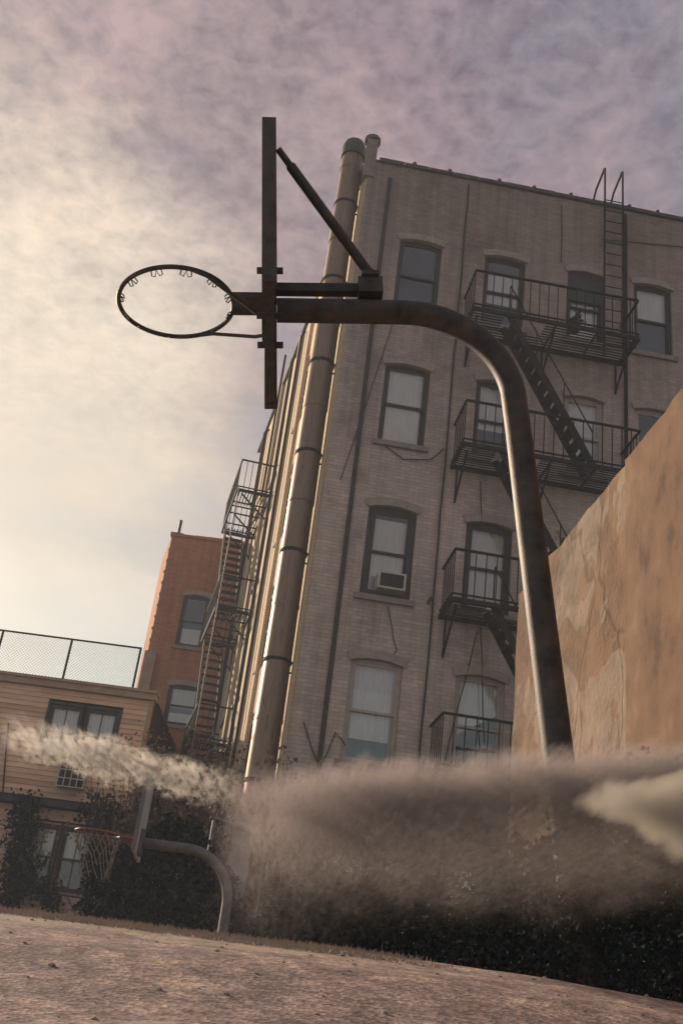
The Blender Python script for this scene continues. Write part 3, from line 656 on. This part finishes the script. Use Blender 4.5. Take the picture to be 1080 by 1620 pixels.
for s in (-1, 1): mb.box(s * .33 - .012, s * .33 + .012, -.25, 0, 0, .02).box(s * .33 - .012, s * .33 + .012, -.25, 0, .57, .59)
mb.build('cage', M_whitemetal, ac2)

cl = empty('chain_link_fence', (-9, HY + .25, HT + .07), 0, label='chain-link fence on the flat roof of the clapboard house', category='fence')
px = [-12.1, -10.28, -8.45, -6.62, -4.79]
for x in px: MB().tube([(x + 9, 0, -.02), (x + 9, 0, 1.2)], .032, 8).build('post', M_iron, cl)
MB().tube([(px[0] + 9, 0, 1.19), (px[-1] + 9.02, 0, 1.19)], .026, 8).build('top_rail', M_iron, cl)
mb = MB(); x = -12.1; Wd = px[-1] - px[0]; k = -1.2
while k < Wd:
    for sgn in (1, -1):
        a = k if sgn > 0 else k + 1.15
        p0, p1 = [a, 0.03], [a + sgn * 1.15, 1.18]
        def cl_(q): return min(max(q, 0), Wd)
        if max(p0[0], p1[0]) <= 0 or min(p0[0], p1[0]) >= Wd: continue
        q0, q1 = cl_(p0[0]), cl_(p1[0])
        z0 = .03 + 1.15 * abs(q0 - p0[0]) / 1.15; z1 = 1.18 - 1.15 * abs(p1[0] - q1) / 1.15
        mb.bar((px[0] + 9 + q0, .004 * sgn, z0), (px[0] + 9 + q1, .004 * sgn, z1), .0045, .0045)
    k += .085
mb.build('wire_mesh', M_galv, cl, kind='stuff')

# ------------------------------------------------------------------ hoops
def arc(cx_, cz_, r, a0, a1, n=14): return [(cx_ + r * math.cos(R(a0 + (a1 - a0) * k / n)), 0, cz_ + r * math.sin(R(a0 + (a1 - a0) * k / n))) for k in range(n + 1)]
TILT = R(-8.5); HB = Vector((1.10, 3.4, 0.0))
h1 = empty('basketball_hoop', HB, 0, label='large leaning gooseneck basketball hoop without a net, seen from below', category='basketball hoop')
h1.rotation_euler = (0, TILT, 0)
MHi = (Matrix.Translation(HB) @ Matrix.Rotation(TILT, 4, 'Y')).inverted()
def hp(px, py, Y=3.4): return MHi @ atY(px, py, Y)
AZ = 3.685
path = [(0, 0, 0), (0, 0, 1.2), (0, 0, 2.4), (0, 0, 3.12)] + [(p[0], 0, p[2]) for p in arc(-0.42, 3.24, 0.42, 0, 90, 16)][1:]
path = [(x, y, z + (0.02 if z > 3.2 else 0)) for x, y, z in path]
path += [(-0.6, 0, AZ - .003), (-0.93, 0, AZ)]
MB().tube(path, [.056, .054, .052, .05] + [.05] * (len(path) - 4), 24).build('pole', M_steel, h1, smooth=True)
bd = MB(); bz0, bz1, bw = 3.49, 4.28, .42
bd.box(-.975, -.94, -bw, bw, bz0, bz1)
bo = bd.build('backboard', M_board, h1)
for y in (-bw, bw): MB().box(-.985, -.93, y - .02, y + .02, bz0 - .004, bz1 + .004).build('edge_frame', M_board, bo)
MB().box(-.985, -.93, -bw + .021, bw - .021, bz1 - .02, bz1 + .014).build('edge_frame', M_board, bo)
for y, z in ((-.1, AZ + .12), (.1, AZ + .12), (-.1, AZ - .1), (.1, AZ - .1)): MB().tube([(-1.01, y, z), (-.905, y, z)], .014, 8).build('bolt', M_steel, bo)
rc = hp(277, 474); rcx, rcz = -1.335, 3.715; RR = .229
ring = [(rcx + RR * math.cos(2 * math.pi * k / 64), RR * math.sin(2 * math.pi * k / 64), rcz) for k in range(64)]
rim = MB().tube(ring, .0095, 10, closed=True).build('rim', M_steel, h1, smooth=True)
for k in range(12):
    a = 2 * math.pi * (k + .5) / 12; c_, s_ = math.cos(a), math.sin(a); tx, ty = -s_, c_
    b = Vector((rcx + (RR - .004) * c_, (RR - .004) * s_, rcz - .008)); T = Vector((tx, ty, 0)); I = Vector((-c_, -s_, 0))
    pts = [b - T * .02, b - T * .022 + I * .014 - Vector((0, 0, .012)), b - T * .009 + I * .018 - Vector((0, 0, .016)), b, b + T * .009 + I * .018 - Vector((0, 0, .016)), b + T * .022 + I * .014 - Vector((0, 0, .012)), b + T * .02]
    MB().tube(pts, .0028, 5).build('net_hook', M_steel, rim, smooth=True)
MB().box(-1.11, -.976, -.06, .06, rcz - .012, rcz + .014).box(-.99, -.9755, -.075, .075, AZ - .13, AZ + .13).build('rim_bracket', M_steel, h1)
for s in (-1, 1): MB().tube([(-.98, s * .06, rcz - .11), (-1.02, s * .085, rcz - .1), (-1.2, s * .19, rcz - .012), (-1.25, s * .212, rcz - .004)], .0075, 8).build('rim_strut', M_steel, h1, smooth=True)
MB().box(-.935, -.55, -.02, .02, AZ + .085, AZ + .125).build('support_bar', M_steel, h1)
MB().box(-.60, -.5, -.06, .06, AZ + .055, AZ + .13).box(-.585, -.515, -.075, .075, AZ + .131, AZ + .15).build('clamp', M_steel, h1)
for y0 in (-.3,):
    A1, A2 = hp(440, 236, 3.4 + y0), Vector((-.56, y0 * .15, AZ + .17))
    MB().tube([A1, A1 + (A2 - A1) * .12, A1 + (A2 - A1) * .14, A2], [.014, .014, .021, .021], 10).build('diagonal_strut', M_steel, h1, smooth=True)
    MB().tube([A2, A2 + Vector((.03, 0, -.03))], .02, 8).build('strut_end', M_steel, h1)

Y2 = 11.0
pb = atY(356, 1450, Y2); h2 = empty('basketball_hoop', (pb.x, Y2, 0), R(0), label='small distant basketball hoop with red rim and torn net before the ivy', category='basketball hoop')
o2 = Vector((pb.x, Y2, 0))
def q2(px, py): return atY(px, py, Y2) - o2
az2 = q2(260, 1338).z - .0; bxx = q2(222, 1330).x
path = [(0, 0, 0), (0, 0, 1.2), (0, 0, az2 - .48)] + [(p[0], 0, p[2]) for p in arc(-.48, az2 - .48, .48, 0, 90, 14)][1:] + [(bxx + .03, 0, az2)]
MB().tube(path, .052, 16).build('pole', M_galv, h2, smooth=True)
bt, bb = q2(228, 1236).z, q2(210, 1358).z
bm2 = Matrix.Translation((bxx, 0, 0)) @ Matrix.Rotation(R(4.5), 4, 'Z')
b2 = MB(bm2).box(-.03, .0, -.55, .55, bb + .02, bt + .06).build('backboard', M_wboard, h2)
MB(bm2).box(-.035, .005, -.572, -.551, bb + .02, bt + .06).build('edge_frame', M_galv, b2)
MB(bm2).box(-.035, .005, .551, .572, bb + .02, bt + .06).build('edge_frame', M_galv, b2)
MB(bm2).box(.001, .035, -.16, .16, az2 - .12, az2 + .12).build('mount_plate', M_galv, h2)
r2c = q2(156, 1318); r2 = .232
ring = [(r2c.x + r2 * math.cos(2 * math.pi * k / 48), r2 * math.sin(2 * math.pi * k / 48), r2c.z) for k in range(48)]
rim2 = MB().tube(ring, .011, 8, closed=True).build('rim', M_rim2, h2, smooth=True)
MB().box(r2c.x + r2, bxx - .03, -.06, .06, r2c.z - .02, r2c.z + .012).bar((r2c.x + r2 + .0, 0, r2c.z - .01), (bxx - .02, 0, r2c.z - .12), .03).build('rim_bracket', M_rim2, h2)
nb_ = MB(); rr = random.Random(3)
LVN = [(0, r2), (.1, r2 * .88), (.2, r2 * .74), (.32, r2 * .66), (.42, r2 * .62)]
for k in range(12):
    for sgn in (1, -1):
        if rr.random() < .15: continue
        pts = []; stop = rr.choice((5, 5, 4, 3))
        for j, (dz, rad) in enumerate(LVN[:stop]):
            a = 2 * math.pi * (k + sgn * j * .5) / 12
            pts.append((r2c.x + rad * math.cos(a) + dz * .12 + rr.uniform(-.01, .01), rad * math.sin(a), r2c.z - dz + rr.uniform(-.012, .012)))
        nb_.tube(pts, .0055, 5)
nb_.build('net', M_net, h2)

# ------------------------------------------------------------------ plants and small things
def ivy_wall(name, x0, x1, y, ztop, n, size, label, cat, thick=.35, dens=None, mat=None, zlow=0.0, stems=14):
    e = empty(name, ((x0 + x1) / 2, y, zlow), 0, label=label, category=cat)
    cx_ = (x0 + x1) / 2; w = x1 - x0
    def edge(x): return ztop(x) - zlow
    def pt():
        while True:
            x = random.uniform(-w / 2, w / 2); t = edge(x + cx_); z = random.uniform(0, t + .12)
            d = noise.noise((x * 1.7 + 5, z * 1.7, y)) + .5 * noise.noise((x * 5, z * 5, y))
            if z > t + .25 * d: continue
            if dens and d < dens and random.random() < .8: continue
            return Vector((x, random.gauss(0, thick * .3) - .22 * d, z))
    leaf_cloud(MB(), n, pt, size).build('foliage', mat or M_leaf, e)
    st = MB()
    for k in range(stems):
        x = random.uniform(-w / 2 + .1, w / 2 - .1); h = edge(x + cx_) * random.uniform(.6, .97); pts = [(x, 0, 0)]
        for j in range(1, 8): pts.append((x + random.uniform(-.12, .12), random.uniform(-.05, .05), h * j / 7))
        st.tube(pts, [.03 - .003 * j for j in range(8)], 5)
    st.build('stem', M_stem, e); return e
P0, P1 = atY(150, 1330, 13.5), atY(430, 1340, 13.5)
hv = ivy_wall('ivy_hedge', -2.55, -0.05, 13.5, lambda x: 2.72 + .12 * math.sin(x * 3) - .7 * max(0, min(1, (x + .9) * 3)), 15000, .075, 'tall dark ivy hedge behind the small distant hoop', 'hedge')
iv = ivy_wall('ivy_hedge', -0.1, 3.4, 14.6, lambda x: 3.5 + .15 * math.sin(x * 3), 19000, .085, 'dark ivy hedge stretched right as a stand-in for the murk at the foot of the corner block', 'hedge', stems=22)  # hedge stretched to the right to stand in for the dark murk
# ivy added over the right wall's foot to fill the dark murk
iw = empty('ivy', A0 + Vector((-.05, 0, 0)), 0, label='dark ivy added as murk over the foot of the high stucco wall', category='ivy')
def wpt():
    while True:
        u = random.uniform(-.3, 4.6); z = random.uniform(0.4, 2.4); d = noise.noise((u * 1.6, z * 1.6, 3)) + .5 * noise.noise((u * 6, z * 6, 1))
        if z > 2.25 - .07 * u + .3 * d: continue
        return wd * u - wn_ * (.08 + abs(random.gauss(0, .07)) + .1 * d) + Vector((0, 0, z))
leaf_cloud(MB(), 26000, wpt, .042).build('foliage', M_leaf, iw)
mb = MB()
for k in range(18):
    u = random.uniform(-.1, 4.4); mb.tube([wd * (u + random.uniform(-.08, .08)) - wn_ * .06 + Vector((0, 0, .24 * j)) for j in range(7)], .016, 5)
mb.build('stem', M_stem, iw)
# low ivy added as a dark mass to hide the big pole's foot
ip = empty('ivy', (0.9, 3.5, 0), 0, label='low dark ivy thicket added as murk round the foot of the leaning hoop pole', category='ivy')
def ppt():
    while True:
        x = random.uniform(-1.02, .85); z = random.uniform(.75, 1.75); d = noise.noise((x * 2.2, z * 2.2, 8)) + .5 * noise.noise((x * 8, z * 8, 5))
        top = 1.47 + .16 * x + .18 * d + .34 * math.exp(-((x - (1.1 - 1.5 * .1495 - .9)) / .09) ** 2)
        if z > top or x < -.98 + .1 * d: continue
        return Vector((x, random.gauss(0, .10) - .12 * d - (.13 if abs(x - (.2 - .1495 * z)) < .12 else 0), z))
leaf_cloud(MB(), 40000, ppt, .02).build('foliage', M_leaf, ip)
mb = MB()
for k in range(30):
    x = random.uniform(-.95, .8); mb.tube([(x + random.uniform(-.05, .05), random.uniform(-.05, .05), .2 * j) for j in range(7)], .008, 5)
mb.build('stem', M_stem, ip)
# vines on the house
def vine(name, path, n, spread, size, label):
    P = [Vector(p) for p in path]; e = empty(name, P[0], 0, label=label, category='vine'); b0 = P[0]
    def pt():
        k = random.random() * (len(P) - 1); i = int(k); p = P[i].lerp(P[i + 1], k - i) - b0
        return p + Vector((random.gauss(0, spread), random.gauss(-.1, .06), random.gauss(0, spread)))
    leaf_cloud(MB(), n, pt, size).build('foliage', M_leaf, e)
    MB().tube([p - b0 for p in P], .03, 6).build('stem', M_stem, e)
    return e
vine('vine', [(hX(15, 1440).x, HY - .25, 1.6), (hX(30, 1400).x, HY - .25, 2.7), (hX(38, 1340).x, HY - .25, 3.6), (hX(48, 1275).x, HY - .3, 4.6)], 2200, .2, .11, 'dark vine climbing to the ledge at the left end of the house')
vine('vine', [(hX(100, 1430).x, HY - .25, 1.9), (hX(90, 1390).x, HY - .25, 2.6), (hX(70, 1380).x, HY - .25, 2.8)], 500, .14, .1, 'sparse vine hanging below the lower windows of the house')
vine('vine', [(hX(230, 1400).x, HY - .5, 1.5), (hX(205, 1330).x, HY - .5, 3.4), (hX(190, 1290).x, HY - .5, 4.2), (hX(160, 1275).x, HY - .35, 4.65)], 2600, .26, .12, 'dark vine at the right corner of the house behind the white backboard')
# dry brown brambles between house and block
def bramble(name, c, w, h, n, label, mt=None):
    e = empty(name, c, 0, label=label, category='shrub'); mb = MB(); tips = []
    for k in range(n):
        x = random.uniform(-w, w); lx = random.gauss(0, .35); pts = []; hh = h * random.uniform(.6, 1.05)
        for j in range(6): t = j / 5; pts.append((x + lx * t * t * 2 + random.gauss(0, .04), random.gauss(0, .18), hh * (t - .18 * t * t * random.random())))
        mb.tube(pts, [.014, .012, .01, .008, .006, .004], 4, caps=False); tips += [Vector(p) for p in pts[2:]]
    mb.build('stem', M_stem, e)
    leaf_cloud(MB(), n * 26, lambda: random.choice(tips) + Vector((random.gauss(0, .12), random.gauss(0, .12), random.gauss(0, .13))), .085).build('foliage', mt or M_dry, e)
    return e
bramble('bramble', (atY(300, 1300, 22).x - .3, 22, 0), 1.3, 6.0, 240, 'tall dry brown bramble in the gap left of the exhaust duct')
bramble('bramble', (atY(410, 1300, 17).x, 16.6, 0), 0.8, 4.4, 130, 'dry brown bramble at the foot of the exhaust duct')
# concrete pillar and sloping rail beside it
a, b = atY(362, 1410, 14.2), atY(398, 1292, 14.2)
cp = empty('concrete_pillar', ((a.x + b.x) / 2, 14.2, 0), 0, label='pale concrete pillar just right of the small hoop pole', category='pillar')
MB().box(-.13, .13, -.13, .13, 0, b.z - .08).build('shaft', M_conc, cp); MB().box(-.17, .17, -.17, .17, b.z - .08, b.z).build('cap', M_conc, cp)
p, q = atY(335, 1293, 14.0), atY(425, 1325, 14.0)
ra = empty('pipe_rail', (p.x, 14.0, 0), 0, label='sloping grey pipe rail in front of the concrete pillar', category='railing')
MB().tube([(0, 0, p.z), (q.x - p.x, 0, q.z)], .03, 8).build('rail', M_galv, ra); MB().tube([(0.04, 0, 0), (0.04, 0, p.z - .01)], .025, 8).build('post', M_galv, ra); MB().tube([(q.x - p.x - .03, 0, 0), (q.x - p.x - .03, 0, q.z)], .025, 8).build('post', M_galv, ra)

rr = random.Random(11)
# loose grit
ico = bmesh.new(); bmesh.ops.create_icosphere(ico, subdivisions=1, radius=1); IV = [v.co.copy() for v in ico.verts]; IF = [tuple(v.index for v in f.verts) for f in ico.faces]; ico.free()
mb = MB()
for k in range(350):
    x, y = rr.uniform(-1.2, 1.2), rr.uniform(1.2, 2.45)
    p = Vector((x, y, ramp_z(x, y)))
    s = .0015 + .0045 * rr.random() ** 4
    mb.add([p + Vector((v.x * s * rr.uniform(.8, 1.3), v.y * s, v.z * s * .7)) for v in IV], IF)
mb.build('pebbles', M_pebble, kind='stuff')
def ground_line(pts, w, z=.004):
    mb = MB(); k = 0
    for i in range(len(pts)):
        a = Vector(pts[max(0, i - 1)]); b = Vector(pts[min(len(pts) - 1, i + 1)]); d = (b - a).normalized(); n_ = Vector((-d.y, d.x)) * w / 2
        for sg in (-1, 1): q = Vector(pts[i]) + n_ * sg; mb.v.append(Vector((q.x, q.y, ramp_z(q.x, q.y) + z)))
    mb.f = [(2 * i, 2 * i + 2, 2 * i + 3, 2 * i + 1) for i in range(len(pts) - 1)]
    return mb
ground_line([(-.30 + .4 * k / 40, 1.28 + .1 * math.sin(k / 40 * 2.2)) for k in range(41)], .012).build('painted_line', pmat('worn_white_paint', [(0.12, 0.1, 0.09), (0.45, 0.38, 0.31)], 40, .9, contrast=(.4, .6)), kind='structure')
mb = MB()
for k in range(9000):
    x = rr.uniform(-.9, .35); y = rr.uniform(2.12, 2.42); p = Vector((x, y, ramp_z(x, y)))
    if x > .0 and rr.random() < x * 3: continue
    d = Vector((rr.gauss(0, .5), rr.gauss(0, .5), 1)).normalized() * rr.uniform(.004, .014); s = Vector((.0014, 0, 0))
    mb.add([p - s, p + s, p + d], [(0, 1, 2)])
mb.build('dry_grass', M_straw, kind='stuff')

# ------------------------------------------------------------------ added volumes standing in for the puddle edge band
def vol_material(name, color, aniso):
    M = bpy.data.materials.new(name); M.use_nodes = True; nt = M.node_tree; nt.nodes.clear()
    o = N(nt, 'ShaderNodeOutputMaterial'); v = N(nt, 'ShaderNodeVolumePrincipled'); L(nt, v.outputs[0], o.inputs['Volume'])
    v.inputs['Color'].default_value = tuple(color) + (1,); v.inputs['Anisotropy'].default_value = aniso
    t = N(nt, 'ShaderNodeTexCoord')
    def nz(sc, de=4, ro=.6, st=(1, 1, 1)):
        mp = N(nt, 'ShaderNodeMapping'); mp.inputs['Scale'].default_value = st; L(nt, t.outputs['Object'], mp.inputs[0])
        n = N(nt, 'ShaderNodeTexNoise'); n.inputs['Scale'].default_value = sc; n.inputs['Detail'].default_value = de; n.inputs['Roughness'].default_value = ro; L(nt, mp.outputs[0], n.inputs['Vector']); return n.outputs[0]
    s = N(nt, 'ShaderNodeSeparateXYZ'); L(nt, t.outputs['Object'], s.inputs[0])
    return M, nt, v, nz, s.outputs
# main veil, added for the puddle's blurred edge; crest climbs right, thins downward
M_veil, nt, v, nz, (x, y, z) = vol_material('puddle_veil', (0.70, 0.605, 0.59), 0.1)
wob = mth(nt, 'MULTIPLY', mth(nt, 'SUBTRACT', nz(11, 5, .7, (1, .2, 1)), 0.5), 0.11)
h = mth(nt, 'ADD', mth(nt, 'SUBTRACT', z, mth(nt, 'ADD', mth(nt, 'MULTIPLY', x, 0.19), 1.575)), wob)
den = mth(nt, 'SUBTRACT', 1.0, smooth(nt, h, -0.05, 0.03))
den = mth(nt, 'MULTIPLY', den, mth(nt, 'POWER', smooth(nt, mth(nt, 'ADD', h, wob), -0.46, -0.03), 2.2))
den = mth(nt, 'MULTIPLY', den, smooth(nt, mth(nt, 'ADD', x, mth(nt, 'MULTIPLY', wob, 2.0)), -0.22, 0.12))
den = mth(nt, 'MULTIPLY', den, ramp(nt, nz(75, 3, .8, (1, .08, 1)), [(0.38, g3(0.3)), (0.62, g3(1.7))]))
L(nt, mth(nt, 'MULTIPLY', den, 15.0), v.inputs['Density'])
MB().box(-.7, 2.2, 2.78, 3.08, 1.0, 2.15).build('puddle_edge_veil', M_veil, kind='stuff')
# pale ragged streak at the left, added for dry asphalt breaking the reflection
M_streak, nt, v, nz, (x, y, z) = vol_material('streak_veil', (0.93, 0.88, 0.82), 0.3)
c = atY(190, 1205, 4.2)
wob = mth(nt, 'MULTIPLY', mth(nt, 'SUBTRACT', nz(8, 5, .7), 0.5), 0.22)
h = mth(nt, 'ABSOLUTE', mth(nt, 'ADD', mth(nt, 'SUBTRACT', z, mth(nt, 'MULTIPLY', x, -0.10)), wob))
den = mth(nt, 'SUBTRACT', 1.0, smooth(nt, h, 0.0, 0.075))
den = mth(nt, 'MULTIPLY', den, mth(nt, 'SUBTRACT', 1.0, smooth(nt, mth(nt, 'ABSOLUTE', x), 0.12, 0.5)))
den = mth(nt, 'MULTIPLY', den, ramp(nt, nz(40, 3, .75, (1, .15, 1)), [(0.46, g3(0.03)), (0.60, g3(1.2))]))
L(nt, mth(nt, 'MULTIPLY', den, 26.0), v.inputs['Density'])
o_ = MB().box(-.55, .55, -.12, .12, -.2, .2).build('puddle_streak', M_streak, kind='stuff'); o_.location = c
# thicker pale puff at the right, added for the puddle edge's pale patch
M_pl, nt, v, nz, (x, y, z) = vol_material('pale_veil', (0.96, 0.88, 0.76), 0.2)
wob = mth(nt, 'MULTIPLY', mth(nt, 'SUBTRACT', nz(7, 5, .65, (1, .2, 1)), 0.5), 0.14)
hw = mth(nt, 'MULTIPLY', mth(nt, 'ADD', x, 0.17), 0.30)
g = mth(nt, 'SUBTRACT', hw, mth(nt, 'ADD', mth(nt, 'ABSOLUTE', z), wob))
den = mth(nt, 'MULTIPLY', smooth(nt, g, -0.01, 0.06), smooth(nt, x, -0.19, -0.08))
den = mth(nt, 'MULTIPLY', den, mth(nt, 'SUBTRACT', 1.0, smooth(nt, mth(nt, 'ABSOLUTE', y), 0.02, 0.07)))
den = mth(nt, 'MULTIPLY', den, mth(nt, 'SUBTRACT', 1.0, smooth(nt, mth(nt, 'ABSOLUTE', z), 0.09, 0.17)))
L(nt, mth(nt, 'MULTIPLY', den, 34.0), v.inputs['Density'])
o_ = MB().box(-.22, .7, -.08, .08, -.2, .2).build('pale_veil', M_pl, kind='stuff'); o_.location = atY(1012, 1280, 1.95); o_.scale = (.78, .8, .95)

# thin haze added round the whole place to lift the blacks
M_hz = bpy.data.materials.new('added_haze'); M_hz.use_nodes = True; nt = M_hz.node_tree; nt.nodes.clear()
o = N(nt, 'ShaderNodeOutputMaterial'); v = N(nt, 'ShaderNodeVolumePrincipled'); L(nt, v.outputs[0], o.inputs['Volume'])
v.inputs['Color'].default_value = (0.80, 0.88, 1.0, 1); v.inputs['Density'].default_value = 0.0028
MB().box(-420, 420, -420, 920, -1.2, 21.0).build('added_haze', M_hz, kind='stuff')

for cat, grp in (('basketball hoop', 'basketball hoops of the court'), ('fire escape', 'fire escapes of the corner block'), ('hedge', 'dark ivy hedges, one stretched right as murk'), ('vine', 'vines on the clapboard house'), ('shrub', 'dry brambles'), ('air conditioner', 'window air conditioners'), ('ivy', 'ivy added as dark murk')):
    for o in bpy.data.objects:
        if o.get('category') == cat: o['group'] = grp
